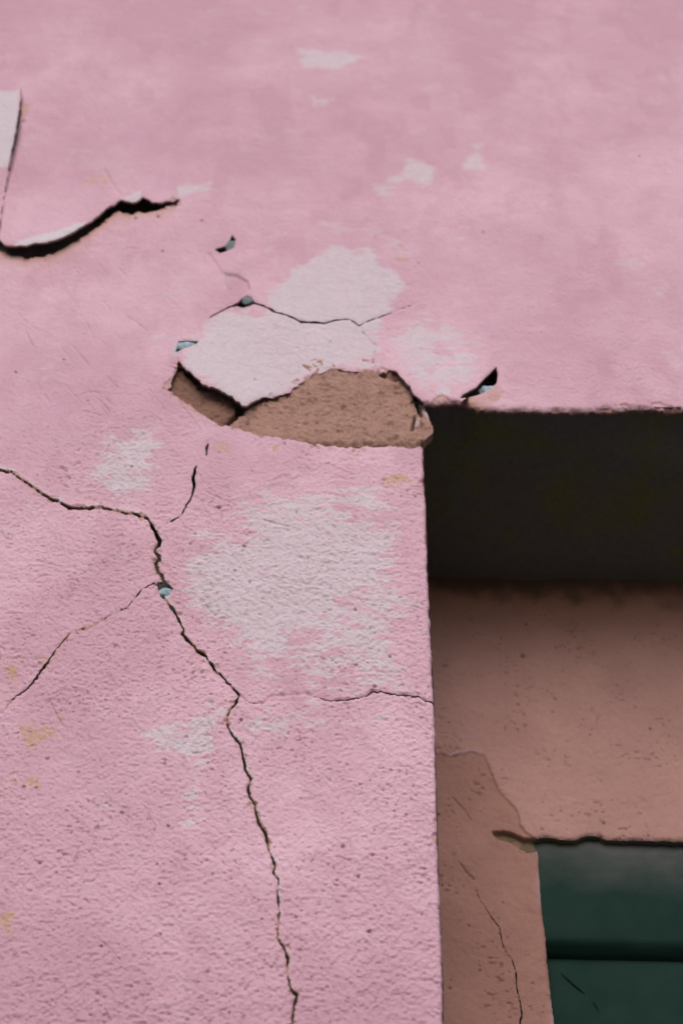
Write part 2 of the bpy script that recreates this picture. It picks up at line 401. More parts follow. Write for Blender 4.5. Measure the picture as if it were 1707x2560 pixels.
def crack_cut(pts, seed, amp=1.3, wmin=0):
    p = jag(pts, amp, 4, seed); r = np.random.default_rng(seed+500); k = np.convolve(r.uniform(.35, 1.65, len(p)+2), [.25, .5, .25], 'valid'); p[:, 2] = np.where(p[:, 2] < 7, p[:, 2]*k, p[:, 2]*(.8+.2*k)); p[:, 2] = np.maximum(p[:, 2], wmin); D, S, Wd = g.line(p, 40, True)
    return D-Wd/2, S, D
f_open = g.poly(jag(OPEN_LEFT, .7, 9, 3).tolist()+OPEN_TIP+jag(OPEN_TOP, 1.2, 7, 4).tolist()+[(1880, 2720)])
# far inside the opening the distance is clipped by the box margin, which is harmless
f_band = g.poly(jag(B_TOP, .9, 6, 5).tolist()+jag(B_BOT, 1.0, 6, 6).tolist())
f_patch = g.poly(jag(P_LOW[:-3], .9, 6, 8).tolist()+jag(PATCH_REST, .8, 7, 9).tolist())
f_slit = g.poly(SLIT_R); f_hole = g.poly(HOLE); f_tri = g.poly(P_TRI); f_blue = g.poly(BLUE_SL); f_grey = g.poly(GREY_CH)
f_agap, s_a, d_a = crack_cut([(a, b, w*.6) for a, b, w in A_GAP], 11, .5)
f_c1, s1, d1 = crack_cut([(a, b, w*(.72 if a < 371 and b < 1300 else .85)) for a, b, w in C1], 12); f_c2, s2, d2 = crack_cut(C2, 13); f_c2b, _, _ = crack_cut(C2B, 14)
f_c3, s3, d3 = crack_cut(C3, 15); f_c4, s4, d4 = crack_cut(C4, 16)
f_pc, sp, dp = crack_cut(P_CR, 17, .8); f_pbr, _, dbr = crack_cut(P_BR, 18); f_pbd, _, dbd = crack_cut(P_BD, 19)
nz1 = fbm(wx, wz, .007, 401, 2)-.5; nz2 = fbm(wx, wz, .022, 402, 2)-.5
f_open = f_open+np.where(np.abs(f_open) < 30, nz1*3.2+nz2*3.5, 0)
f_patch = f_patch+np.where(np.abs(f_patch) < 30, nz1*7+nz2*5, 0)
f_band = f_band+np.where(np.abs(f_band) < 30, nz1*4, 0)
f_c1 = f_c1+np.where(np.abs(f_c1) < 20, nz1*3.0, 0)
F = np.minimum.reduce([f_open, f_band, f_patch, f_slit, f_hole, f_tri, f_blue, f_grey, f_agap, f_c1, f_c2, f_c2b, f_c3, f_c4, f_pc, f_pbr, f_pbd])
keep = g.cellmean(F) > 0
keep &= ~((g.cellmean(X) > 1112) & (g.cellmean(Y) > 1035))
SX, SY = snap(g, F, keep)

# lift of the loose plaster (metres towards the street)
def edge_lift(line, amps, fall, gate=12):
    ln = np.array(line, float)[:, :2]; ln = ln[np.argsort(ln[:, 0])]
    dy0 = np.interp(SX, ln[:, 0], ln[:, 1])-SY
    xg = np.arange(-260., 1990., 2.); kk = np.exp(-np.linspace(-2, 2, 25)**2); kk /= kk.sum()
    yg = np.convolve(np.pad(np.interp(xg, ln[:, 0], ln[:, 1]), 12, 'edge'), kk, 'valid'); ye = np.interp(SX, xg, yg); dy = ye-SY
    ag = np.convolve(np.pad(np.interp(xg, [a[0] for a in amps], [a[1] for a in amps]), 12, 'edge'), kk, 'valid'); am = np.interp(SX, xg, ag)
    return np.where(dy0 > -gate, am*np.exp(-np.clip(dy, 0, None)**1.5/fall**1.5), 0)
liftB = edge_lift(B_TOP, [(-140, .016), (20, .018), (150, .018), (260, .013), (340, .014), (400, .009), (452, 0)], 95)
liftP = edge_lift(P_LOW+[(1189, 968), (1207, 949), (1239, 918)],
                  [(425, 0), (455, .005), (520, .010), (600, .012), (650, .006), (700, .0006), (940, .0006), (1000, .006), (1060, .010), (1150, .010), (1200, .007), (1245, 0)], 75)
liftP = np.where((SX > 410) & (SX < 1262), liftP, 0)*sstep(1262, 1235, SX)*sstep(410, 440, SX)
slabA = g.poly([(-200, 200), (49, 224), (50, 250), (46, 304), (37, 353), (21, 426), (14, 475), (6, 524), (0, 564), (-10, 620), (-200, 620)])
slabA_in = (s_a > 0) & (slabA < 6)
slab_m = np.where(slabA < 4, 1.0, 0.0)
lift = liftB*(1-slab_m)+liftP
lift += slab_m*(.010*sstep(560, 300, SY)+.004)
# undulation, stucco grain and pits, along the wall's normal
und = (fbm(wx, wz, .22, 21, 3)-.5)*.006 + (fbm(wx, wz, .06, 22, 3)-.5)*.0022
fade = np.clip(np.minimum.reduce([X+140, 2700-Y, Y+140, 1860-X])/60, 0, 1)
rough_m = .55+.6*fbm(wx, wz, .12, 23, 2)
gr = ((fbm(wx, wz, .0030, 24, 2, ax=1.2)-.5)*.0031+(fbm(wx, wz, .0065, 25, 2, ax=1.5)-.5)*.0011)*rough_m*(.55+.45*sstep(900,1300,Y))
gr += (fbm(wx, wz, .016, 26, 2, ax=1.3)-.5)*.0011
lift *= sstep(-138, -95, SX)
h = und*fade+gr*fade
# trowel arcs lower centre
arc = np.sin((np.hypot(wx-.02, wz-2.35)+.004*fbm(wx, wz, .03, 27, 2))*420)*.00022*sstep(1100, 1250, Y)*sstep(1750, 1500, Y)*sstep(480, 650, X)
h += arc
pit = np.zeros(g.shape); dirt = np.zeros(g.shape)
npit = 170
ppx = rng.uniform(-60, 1110, npit); ppy = 900+1800*rng.random(npit)**.8
ppx[:35] = rng.uniform(-60, 1700, 35); ppy[:35] = rng.uniform(150, 1000, 35)
pr = rng.gamma(3.0, .5, npit)+.7
pa = rng.uniform(.45, 1.3, npit)
SPOTS = [(396, 541, 7), (407, 628, 6), (505, 553, 6), (58, 302, 7), (857, 2117, 9), (306, 2030, 8), (1015, 2038, 5), (985, 2028, 5), (936, 1716, 8), (931, 1724, 7),
         (603, 1797, 6), (598, 1804, 5), (680, 1516, 4), (855, 1574, 4), (399, 2208, 6), (966, 2146, 5), (742, 2170, 4), (118, 1893, 8),
         (60, 1965, 8), (90, 1967, 6), (414, 1898, 6), (412, 1908, 5), (1050, 1465, 4), (402, 2335, 5), (254, 2365, 5), (520, 2430, 6), (100, 2157, 8), (668, 2100, 9), (640, 2006, 8)]
for (a, b_, c) in SPOTS:
    ppx = np.append(ppx, a); ppy = np.append(ppy, b_); pr = np.append(pr, c*.55); pa = np.append(pa, .8)
for cx, cy, r, a in zip(ppx, ppy, pr, pa):
    sl = g.box(np.array([[cx, cy]]), 4*r+4)
    q = np.hypot((X[sl]-cx)/(1.25), (Y[sl]-cy)*1.1)+1.2*(vn(X[sl]/3, Y[sl]/3, 91)-.5)
    k = np.clip(1.25-q/r, 0, 1)
    pit[sl] = np.maximum(pit[sl], k*a*min(r, 3)*.0011)
    if r > 2.0 and a > .7: dirt[sl] = np.maximum(dirt[sl], np.clip(1.5-q/r, 0, 1)*.5)
pn = vn(wx/.0042+.6*vn(wx/.003, wz/.003, 94), wz/.0026, 93)+.20*(vn(wx/.05, wz/.05, 95)-.5)+.10*(vn(wx/.0015, wz/.0015, 96)-.5)
pn2 = sstep(.90, 1.0, pn)*sstep(800, 1150, Y)
h -= pit + pn2*.0016
dirt = np.maximum(dirt, .32*sstep(.93, 1.02, pn)*sstep(900, 1200, Y))
# crack lips: one side stands proud
def lip(d, s, side, h0, w, zone=1.0): return h0*np.exp(-(d/w)**1.3)*(s*side > 0)*zone
upper_c1 = (X < 372)
h += lip(d1, s1, -1, .0030, 9, upper_c1) + lip(d1, s1, -1, .0022, 8, (X >= 372)*1.0)
h -= lip(d1, s1, 1, .0012, 14)
h += lip(d3, s3, 1, .0012, 8)+lip(d3, s3, -1, .0002, 8) + lip(d2, s2, 1, .001, 7)
h -= .0010*np.exp(-(d4/4)**1.5)
dr, sr = g.line(jag([(577, 1249), (626, 1230), (665, 1207), (714, 1182), (753, 1167), (791, 1157), (825, 1154)], 1, 5, 41), 40)
h += .0042*np.exp(-(dr/20))*(sr > 0)*sstep(570, 640, X)*sstep(840, 780, X)
dl, sl_ = g.line(jag([(124, 1750), (140, 1785), (157, 1812)], .6, 5, 42)); h -= .0018*np.exp(-(dl/2.2)**2)
dr2, sr2 = g.line(jag([(262, 425), (275, 450), (300, 485)], 1, 5, 43)); h -= .002*np.exp(-(dr2/4)**2)
chn = fbm(wx, wz, .013, 403, 3)
chip = sstep(0, -2, np.minimum(f_c1, f_c3+2)-22*np.clip(chn-.60, 0, 1)*4*.6)*(f_c1 < 14)
chip = np.maximum(chip, sstep(0, -2, f_open-26*np.clip(fbm(wx, wz, .02, 404, 3)-.60, 0, 1)*3)*(f_open < 16))
chip = np.maximum(chip, sstep(0, -2, np.minimum(f_patch, f_band)-30*np.clip(chn-.56, 0, 1)*3)*(np.minimum(f_patch, f_band) < 14)*(liftP+liftB < .004))
h -= .0022*chip
for k in range(95):
    if k < 45: x0, y0, an, L = rng.uniform(20, 520), rng.uniform(650, 1080), rng.normal(2.25, .25), rng.uniform(20, 75)
    elif k < 70: x0, y0, an, L = rng.uniform(520, 900), rng.uniform(1150, 1420), rng.normal(2.65, .2), rng.uniform(25, 90)
    else: x0, y0, an, L = rng.uniform(0, 1050), rng.uniform(1500, 2560), rng.normal(.3, .6), rng.uniform(15, 60)
    c_ = rng.normal(0, .12); P3 = [(x0+t*L*math.cos(an+c_*t*3), y0+t*L*math.sin(-an+c_*t*3)*(1 if k < 70 else -1)*(1)) for t in (0, .35, .7, 1)]
    sl = g.box(np.array(P3), 6); gg = Grid.__new__(Grid); gg.xs, gg.ys = g.xs[sl[1]], g.ys[sl[0]]; gg.step = g.step
    if len(gg.xs) < 2 or len(gg.ys) < 2: continue
    gg.X, gg.Y = np.meshgrid(gg.xs, gg.ys); gg.shape = gg.X.shape
    dd, ss = gg.line(P3, 8); h[sl] -= rng.uniform(.0006, .0016)*np.exp(-(dd/1.9)**2)-.0003*np.exp(-(dd/4)**2)*(ss > 0)
# sunk patch above the plate
f_sunk = g.poly(jag(SUNK, 1, 5, 31, True)); h -= .0042*sstep(3, -3, f_sunk)
dsl, ssl = g.line(jag(SUNK_L, .8, 5, 32)[:, :2]); h -= .002*np.exp(-(dsl/4)**2)
# rounding at the opening's arris and at broken borders
h -= .0045*np.exp(-np.clip(f_open, 0, None)/3.0)*(.8+.6*vn(wz/.012, wx/.02, 51))
h -= .0012*np.exp(-np.clip(F, 0, None)/2.5)

Yp = WALL_Y-lift
P = ray(SX, SY, Yp); P[..., 1] -= h
# ---- painted and weathered marks, plus light and shade put into the colour
def blob(pts, soft, seed, amp=14, k=1.0):
    d = g.poly(jag(pts, 5, 25, seed, True), 120)
    return np.clip(.5-d/soft, 0, 1.25)*k
D_ = 1.0887
def sc(l): return [(a*D_, b*D_) for a, b in l]
wf = np.zeros(g.shape)
for i, (pts, soft, k) in enumerate([
    (sc([(600, 700), (640, 640), (700, 590), (760, 562), (850, 572), (905, 610), (930, 650), (890, 740), (870, 840), (780, 850), (720, 860),
         (620, 930), (540, 930), (425, 850), (415, 790), (480, 730), (570, 695), (590, 710)]), 60, 1.0),
    (sc([(830, 740), (960, 700), (1110, 740), (1145, 840), (1100, 910), (1000, 925), (930, 880)]), 150, .70),
    (sc([(225, 975), (375, 955), (392, 1080), (345, 1175), (260, 1170), (190, 1090)]), 95, .72),
    (sc([(365, 735), (480, 735), (450, 800), (310, 800)]), 80, .72),
    (sc([(560, 1150), (760, 1095), (880, 1120), (950, 1250), (900, 1400), (760, 1480), (640, 1600), (550, 1590), (470, 1480), (400, 1390), (380, 1270), (440, 1210)]), 190, .78),
    (sc([(800, 1120), (975, 1150), (990, 1620), (700, 1640), (600, 1500)]), 170, .64),
    (sc([(475, 1590), (545, 1630), (520, 1700), (490, 1800), (450, 1875), (415, 1860), (405, 1760), (290, 1700), (285, 1650), (420, 1650)]), 90, .70),
    (sc([(550, 1600), (640, 1620), (700, 1660), (640, 1720), (550, 1710), (535, 1650)]), 90, .68),
    (sc([(455, 1215), (600, 1110), (770, 1070), (960, 1120), (960, 1200), (520, 1270)]), 130, .66),
    (sc([(560, 1600), (980, 1610), (985, 1690), (700, 1700)]), 120, .55),
    (sc([(660, 95), (800, 95), (835, 130), (810, 170), (690, 160)]), 60, .8),
    (sc([(705, 212), (800, 205), (810, 245), (710, 250)]), 50, .74),
    (sc([(920, 360), (1000, 330), (1010, 440), (900, 450), (770, 440), (880, 420)]), 60, .8),
    (sc([(1060, 310), (1130, 310), (1125, 400), (1060, 400)]), 60, .74),
    (sc([(930, 270), (1020, 270), (1010, 320), (940, 320)]), 55, .72),
    (sc([(405, 425), (490, 415), (500, 445), (410, 455)]), 40, .85),
    (sc([(440, 85), (550, 90), (550, 112), (450, 112)]), 50, .66),
    (sc([(440, 60), (560, 10), (900, -40), (760, 40)]), 160, .52),
    (sc([(395, 1870), (480, 1870), (470, 1900), (400, 1900)]), 40, .66),
    (sc([(220, 1830), (300, 1830), (300, 1860), (220, 1860)]), 50, .62),
    (sc([(735, 1160), (800, 1160), (790, 1100), (740, 1100)]), 50, .62),
    ([(300, 495), (352, 478), (350, 500), (325, 505)], 20, 1.2),
    ([(60, 612), (110, 585), (190, 560), (215, 562), (170, 590), (110, 612)], 14, 1.0)]):
    wf = np.maximum(wf, blob(pts, soft, 60+i, k=k))
streak = fbm(wx, wz, .0075, 70, 3, ax=3.2, gain=.6); cl = fbm(wx, wz, .05, 71, 3); fine = fbm(wx, wz, .0035, 72, 2, ax=1.6)
upz = sstep(1000, 600, Y)
nn = (.45*streak+.30*cl+.25*fine)*(1-upz)+(.30*streak+.62*cl+.08*fine)*upz
white = sstep(.36, .84, wf*.94+(nn-.5)*1.7)*np.clip(wf*1.6, 0, 1)
white = np.maximum(white*.92, .35*sstep(.60, .72, nn)*sstep(2100, 1500, Y))
white *= (1-.30*sstep(560, 470, Y))*(.80+.20*sstep(.35, .6, fbm(wx, wz, .02, 85, 3)))
lipw = np.exp(-(np.clip(f_c1, 0, 99)/5)**2)*(s1 < 0)*(X < 372)*.95*sstep(.25, .5, fbm(wx, wz, .02, 73, 2))
lipw = np.maximum(lipw, np.exp(-(np.clip(f_c1, 0, 99)/4.5)**2)*(s1 < 0)*(X >= 372)*.8*sstep(.4, .6, fbm(wx, wz, .02, 74, 2)))
lipw = np.maximum(lipw, .9*sstep(5, -3, g.poly([(46, 605), (90, 592), (150, 578), (196, 562), (214, 556), (200, 572), (150, 597), (90, 606), (40, 616)])))
lipw = np.maximum(lipw, .7*sstep(4, -3, g.poly([(640, 2022), (655, 2026), (650, 2046), (641, 2036)])))
lipw = np.maximum(lipw, 0*np.exp(-np.clip(liftP*0+np.abs(g.poly(P_LOW+[(1189, 900), (900, 850), (500, 860)])), 0, 99)/7)*((liftP > .001) & (Y < 1012)))
slab_face = sstep(5, -9, g.poly([(-200, 222), (49, 226), (50, 250), (46, 304), (37, 353), (22, 418), (-200, 424)]))*(slabA_in | (slabA < 4))
lipw = np.maximum(lipw, slab_face*.85)
och = np.zeros(g.shape)
for i, (pts, soft, k) in enumerate([
    (sc([(5, 1510), (45, 1520), (50, 1560), (10, 1570)]), 40, .9), (sc([(40, 1650), (160, 1640), (140, 1710), (60, 1740), (30, 1690)]), 70, .9),
    (sc([(30, 1790), (110, 1760), (100, 1815), (40, 1825)]), 50, .85), (sc([(-20, 2090), (40, 2090), (30, 2150), (-20, 2150)]), 50, .95),
    (sc([(480, 1015), (520, 1005), (530, 1045), (485, 1040)]), 30, .75), (sc([(620, 1015), (645, 1020), (640, 1045), (622, 1040)]), 18, .9),
    (sc([(865, 1100), (920, 1085), (955, 1105), (890, 1130)]), 30, .9), (sc([(655, 1075), (700, 1062), (690, 1078), (660, 1088)]), 16, .85),
    (sc([(160, 395), (260, 385), (270, 425), (180, 440)]), 60, .68), (sc([(905, 590), (940, 595), (930, 606), (908, 604)]), 10, 1.1),
    (sc([(790, 585), (812, 592), (808, 600), (795, 594)]), 8, 1.0), (sc([(450, 455), (490, 455), (485, 470), (455, 470)]), 22, .8),
    (sc([(95, 1500), (130, 1500), (120, 1520), (95, 1525)]), 26, .8), (sc([(1, 1610), (60, 1595), (50, 1608), (5, 1630)]), 20, .8),
    (sc([(915, 558), (928, 560), (925, 568), (914, 566)]), 8, 1.0), (sc([(905, 570), (915, 572), (912, 580), (904, 578)]), 7, .9),
    (sc([(854, 535), (864, 540), (868, 558), (860, 556)]), 9, .8), (sc([(45, 235), (75, 240), (62, 275), (45, 270)]), 16, .9)]):
    och = np.maximum(och, blob(pts, soft, 160+i, k=k))
och = sstep(.5, .8, och+(fbm(wx, wz, .012, 75, 3)-.5)*1.2)*np.clip(och*1.5, 0, 1)*.95*(.35+.65*sstep(.42, .6, fbm(wx, wz, .0045, 80, 2)))
mort_shade = .8*sstep(4, -3, g.poly(jag([(1150, 997), (1207, 985), (1241, 962), (1262, 978), (1247, 998), (1222, 1019), (1183, 1020)], 1.5, 6, 44, True)))
mort_shade *= .5+.5*sstep(.4, .6, fbm(wx, wz, .012, 76, 3))
mort_shade = np.maximum(mort_shade, .95*np.exp(-np.clip(f_band-2, 0, 99)/13)*(SY > 520)*(liftB < .001)*(X < 440))  # brown stain below the gap, with the flake's shadow painted in
mort_shade = np.maximum(mort_shade, .6*sstep(5, -4, g.poly([(425, 975), (447, 990), (485, 1012), (520, 1040), (500, 1040), (455, 1015)]))*.7)
mort_shade = np.maximum(mort_shade, .75*np.exp(-(np.clip(np.minimum(f_c1, f_c3), 0, 99)/3.2)**2)*sstep(.48, .62, fbm(wx, wz, .025, 81, 3)))
mort_shade = np.maximum(mort_shade, .6*sstep(4, -3, np.minimum(g.poly([(617, 2000), (640, 2003), (640, 2018), (626, 2018)]), g.poly([(652, 2090), (664, 2078), (674, 2092), (670, 2104)]))))
mort_shade = np.maximum(mort_shade, chip*.75*sstep(.35, .55, fbm(wx, wz, .006, 405, 2)))
bluea = sstep(3, -1, g.poly([(400, 1480), (412, 1484), (428, 1480), (420, 1494), (408, 1496)]))*.7  # skylight caught on the hole's lower rim, painted pale blue
bluea = np.maximum(bluea, .6*sstep(3, -2, g.poly([(432, 882), (440, 860), (446, 862), (444, 884)])))  # same painted skylight along the left slit
gm = np.clip(fbm(wx, wz, .25, 77, 4)*1.1-.35+.35*fbm(wx, wz, .04, 78, 3)-.1, 0, 1)
for pts, k in [(sc([(1010, -50), (1240, -50), (1230, 70), (1180, 160), (1150, 240), (1090, 190), (1020, 60)]), .55), (sc([(1230, 80), (1590, -40), (1600, 140), (1420, 190)]), .35),
               (sc([(120, 340), (200, 240), (470, 270), (480, 380), (350, 420), (170, 420)]), .35), (sc([(-60, -60), (60, -60), (60, 120), (-60, 180)]), .5),
               (sc([(430, 1000), (700, 1040), (560, 1160), (440, 1190)]), .4), (sc([(450, 530), (560, 610), (570, 700), (470, 640)]), .3),
               (sc([(-60, 2050), (300, 2150), (420, 2420), (-60, 2500)]), .4), (sc([(700, 2150), (1010, 2250), (1010, 2500), (680, 2450)]), .3)]:
    gm = np.maximum(gm, np.clip(.5-g.poly(jag(pts, 9, 40, 88, True), 200)/120+(fbm(wx, wz, .05, 79, 3)-.5)*1.2, 0, 1)*k+gm*.5)
gm = np.clip(gm*1.45+.30*sstep(.55, .75, fbm(wx, wz, .09, 83, 4, ax=.45))+.55*sstep(2050, 2650, Y)*(.4+fbm(wx, wz, .06, 82, 3))+.5*sstep(330, -80, Y-.12*(X-850))*(.2+fbm(wx, wz, .12, 84, 3)), 0, 1)  # grime streaks; top and bottom falloff is lens vignetting painted in
gm = np.clip(gm+.30*f_sunk.clip(-3, 3).__neg__().clip(0, 3)/3, 0, 1)  # darker inside the sunk patch

gm = gm*fade+.22*(1-fade); och *= fade; white *= fade
house = thing('house', (0, WALL_Y, 0), 'old house front in cracked pink stucco, peeling at the corner of a deep dark doorway', 'house')
attrs = dict(white=white, lip=lipw, ochre=och, mortar=mort_shade, blue=bluea, grime_shade=gm, dirt=dirt)
cm = g.cellmean
P1 = [(519, 797), (551, 778), (594, 760), (619, 748), (662, 764), (717, 787), (753, 804), (815, 806), (873, 796), (899, 813), (906, 826), (922, 848), (941, 860),
      (935, 885), (933, 906), (947, 934), (904, 945), (700, 1020), (604, 1030), (440, 930), (445, 905), (449, 890), (455, 868), (480, 835)]
reg1 = cm(g.poly(P1)) < 0
regA = cm(slabA) < 2
regP2 = (cm(g.poly([(899, 813), (922, 799), (965, 784), (1045, 753), (1120, 770), (1200, 840), (1242, 915), (1150, 1006), (1060, 1006), (1000, 960), (947, 940), (933, 906),
                    (935, 885), (941, 860), (922, 848), (906, 826)])) < 0)
jx = float(ray(1062, 1140, WALL_Y)[0])-.004; lz = float(ray(1400, 1022, WALL_Y)[2])
XL, XR, ZT = -4.0, 5.0, 6.2
DW = .85                                            # doorway width
# front wall beyond the finely modelled part
xl0 = ray(-140, np.array([-140, 2700]), np.full(2, WALL_Y)); xr0 = ray(1860, np.array([-140, 1016]), np.full(2, WALL_Y))
bl = ray(np.array([1115.]), np.array([2700.]), np.full(1, WALL_Y))[0]
tl, b0 = xl0; tr, rr = xr0
y = WALL_Y
v = [(XL, y, ZT), (XL, y, 0), tl, b0, (b0[0], y, 0), (bl[0], y, 0), bl, tr, (tr[0], y, ZT), (tl[0], y, ZT), (XR, y, ZT), (XR, y, rr[2]), rr, (XR, y, 0), (jx+DW, y, 0), (jx+DW, y, rr[2]),
     (XL, y, b0[2]), (XL, y, tl[2]), (XR, y, tr[2])]
fc = [(0, 17, 2, 9), (17, 16, 3, 2), (16, 1, 4, 3), (3, 4, 5, 6), (9, 2, 7, 8), (8, 7, 18, 10), (7, 12, 15, 11, 18), (15, 14, 13, 11)]
regP2 &= ~reg1
regB = (cm(g.poly([(-200, 630), (-10, 600)]+B_TOP[2:-1]+[(452, 497), (452, 440), (400, 390), (300, 370), (200, 380), (60, 400), (24, 425), (14, 475), (6, 524), (0, 564), (-10, 620)])) < 0) & ~regA & (cm(f_band) > 0)
coat = grid_object('front_wall', P, keep & ~(reg1 | regA | regP2 | regB), .0035, [M_PINK, M_EDGE], attrs, extra=(v, fc), exv=dict(grime_shade=.22))
adopt(coat, house)
fl1 = grid_object('plaster_flake', P, keep & reg1, .0012+.0026*np.clip(sstep(680, 620, SX)+sstep(960, 1000, SX), 0, 1), [M_PINK, M_EDGE], attrs); adopt(fl1, coat)
fl1['label'] = 'whitish loose plaster flake curling off above the brown patch'
flA = grid_object('plaster_flake', P, keep & regA, .0045, [M_PINK, M_EDGE], attrs); adopt(flA, coat)
flA['label'] = 'pale grey loose plaster slab at the upper left edge'

fl2 = grid_object('plaster_flake', P, keep & regP2, .0035, [M_PINK, M_EDGE], attrs); adopt(fl2, coat)
fl2['label'] = 'pink and white lifted plaster at the corner of the doorway lintel'
flB = grid_object('plaster_flake', P, keep & regB, .0035, [M_PINK, M_EDGE], attrs); adopt(flB, coat)
flB['label'] = 'pink plaster sheet peeling over a long dark gap at the upper left'

# exposed mortar in the broken patch
gm2 = Grid(400, 1130, 880, 1150, 2.5)
wp = ray(gm2.X, gm2.Y, np.full(gm2.shape, WALL_Y)); mx, mz = wp[..., 0], wp[..., 2]
fo2 = gm2.poly(OPEN_LEFT+OPEN_TIP+OPEN_TOP+[(1880, 2720)])
fp2 = gm2.poly(PATCH)
keep2 = (gm2.cellmean(fo2) > 0) & (gm2.cellmean(fp2) < 34) & ~((gm2.cellmean(gm2.X) > 1064) & (gm2.cellmean(gm2.Y) < 1022))
sx2, sy2 = snap(gm2, np.where(fp2 < 30, fo2, 1e3), keep2)
hm = -.0045+.0034*sstep(640, 700, gm2.X)*sstep(1010, 960, gm2.X)*sstep(1020, 960, gm2.Y)
piece = gm2.poly([(443, 921), (429, 947), (415, 975), (447, 999), (507, 1040), (553, 1068), (572, 1053), (592, 1034), (590, 1016), (576, 1000), (553, 983), (502, 967), (468, 938), (455, 924)])
hm = np.where(piece < 3, -.012, hm); hb = hm.copy()
gap = gm2.poly([(450, 900), (468, 938), (502, 967), (553, 983), (576, 1000), (590, 1016), (592, 1034), (572, 1053), (560, 1064), (566, 1066), (584, 1052), (604, 1037), (618, 1018), (650, 1001),
                (650, 985), (600, 960), (500, 900)])
hm -= .030*sstep(2.5, -1.5, gap)
gap2 = gm2.poly([(1027, 960), (1031, 980), (1036, 1002), (1046, 1032), (1054, 1040), (1050, 1020), (1043, 1003), (1060, 1000), (1050, 960)])
hm -= .028*sstep(2.5, -1.5, gap2)
gap3 = gm2.poly([(1034, 1045), (1038, 1040), (1032, 1075), (1026, 1078)]); hm -= .016*sstep(2.5, -1.5, gap3)
hm += (fbm(mx, mz, .035, 101, 3)-.5)*.005+(fbm(mx, mz, .006, 102, 3)-.5)*.0036+(vn(mx/.0026, mz/.0022, 103)-.5)*.0026-.0030*sstep(.74, .92, vn(mx/.007, mz/.005, 104))
hm -= .010*sstep(1100, 1120, gm2.Y)
hm -= .02*np.exp(-np.clip(fo2, 0, 99)/3)*(gm2.Y > 1100)
ds, _ = gm2.line([(950, 936), (985, 945), (1010, 954)], 20); hm -= .006*np.exp(-(ds/5)**2)
Pm = ray(sx2, sy2, WALL_Y-hb); Pm[..., 1] -= hm-hb
whm = .9*sstep(2, -2, gm2.poly([(1045, 1004), (1055, 1004), (1069, 1034), (1072, 1050), (1060, 1036), (1052, 1022)]))
whm = np.maximum(whm, .55*sstep(3, -2, gm2.poly([(1036, 1050), (1048, 1042), (1046, 1060), (1038, 1072)])))
mo = grid_object('exposed_mortar', Pm, keep2, .014, [M_MORTAR, M_MORTAR], dict(white=whm, blue=np.zeros(gm2.shape), dark=.75*sstep(4, 1, piece))); adopt(mo, coat)  # dark: older brown piece, with overhang shade painted into its colour
mo['label'] = 'bare rough brown mortar where the plaster fell off'

# masonry behind the coat, seen only through cracks and gaps
core = boxes('masonry_core', [(XL, jx-.03, WALL_Y+.034, REC_Y+.10, .0, ZT), (jx-.03, jx+DW, WALL_Y+.034, REC_Y+.10, lz+.045, ZT),
                              (jx+DW, XR, WALL_Y+.034, REC_Y+.10, .0, ZT)], M_CORE); adopt(core, coat)
# small chips inside the holes, the blue ones painted as caught skylight
def lump(name, px, py, dep, rx, rz, mat, seed, lab=None):
    import bmesh
    c = ray(px, py, WALL_Y+dep); bm = bmesh.new(); bmesh.ops.create_icosphere(bm, subdivisions=3, radius=1)
    r = np.random.default_rng(seed)
    k = r.normal(0, 1, (3, 3))
    for v in bm.verts:
        s = 1+.16*math.sin(3*v.co.dot(Vector(k[0])))+.12*math.sin(5*v.co.dot(Vector(k[1])))
        v.co = (c[0]+v.co.x*rx*s, c[1]+v.co.y*.004*s, c[2]+v.co.z*rz*s)
    me = bpy.data.meshes.new(name); bm.to_mesh(me); bm.free(); me.materials.append(mat)
    me.polygons.foreach_set('use_smooth', [True]*len(me.polygons))
    o = bpy.data.objects.new(name, me); scene.collection.objects.link(o); adopt(o, coat)
    if lab: o['label'] = lab
M_BLUE = make_plain('painted_skylight_blue', rgb(.17, .24, .28), rgb(.42, .52, .58), 130)  # skylight in the holes put into a pale blue colour
M_GREY = make_plain('grey_render', rgb(.12, .14, .14), rgb(.22, .25, .25), 200)
lump('skylit_chip', 412, 1482, .005, .0085, .0065, M_BLUE, 1, 'chip painted skylight blue inside the crack hole')
lump('skylit_chip', 462, 866, .004, .017, .0085, M_BLUE, 2, 'chip painted skylight blue at the left of the white flake')
lump('skylit_chip', 1222, 978, .004, .014, .0095, M_BLUE, 3, 'chip painted skylight blue in the slit right of the flake')
lump('render_chip', 576, 615, .005, .011, .014, M_GREY, 4)
lump('render_chip', 620, 752, .004, .009, .010, M_GREY, 5)

# jamb and soffit of the doorway
lw = ray(*np.array([p[:2] for p in OPEN_LEFT]).T, np.full(len(OPEN_LEFT), WALL_Y+.003))
vs_, fs_ = [], []
pts = [(lw[0][0], lw[0][1], 0.0)]+[tuple(p) for p in lw]+[(jx+.0, WALL_Y+.003, lz+.05)]
for i, p in enumerate(pts):
    vs_ += [p, (jx+.006 if i else jx+.006, REC_Y+.02, p[2])]
for i in range(len(pts)-1): fs_.append((2*i, 2*i+2, 2*i+3, 2*i+1))
jb = mesh_object('jamb', vs_, fs_, M_REC, smooth=False); adopt(jb, house)
jr = boxes('jamb', [(jx+DW-.012, jx+DW-.002, WALL_Y+.002, REC_Y+.02, 0, lz+.02)], M_REC); adopt(jr, house)
tw = ray(*np.array(OPEN_TOP).T.astype(float), np.full(len(OPEN_TOP), WALL_Y+.003))
xx = np.concatenate([[jx-.012], np.linspace(jx+.004, tw[-1][0], 90), [jx+DW+.01]])
zf = np.interp(xx, tw[:, 0], tw[:, 2]); ny = 30
yy = np.linspace(WALL_Y+.003, REC_Y+.02, ny)
vs_, fs_ = [], []
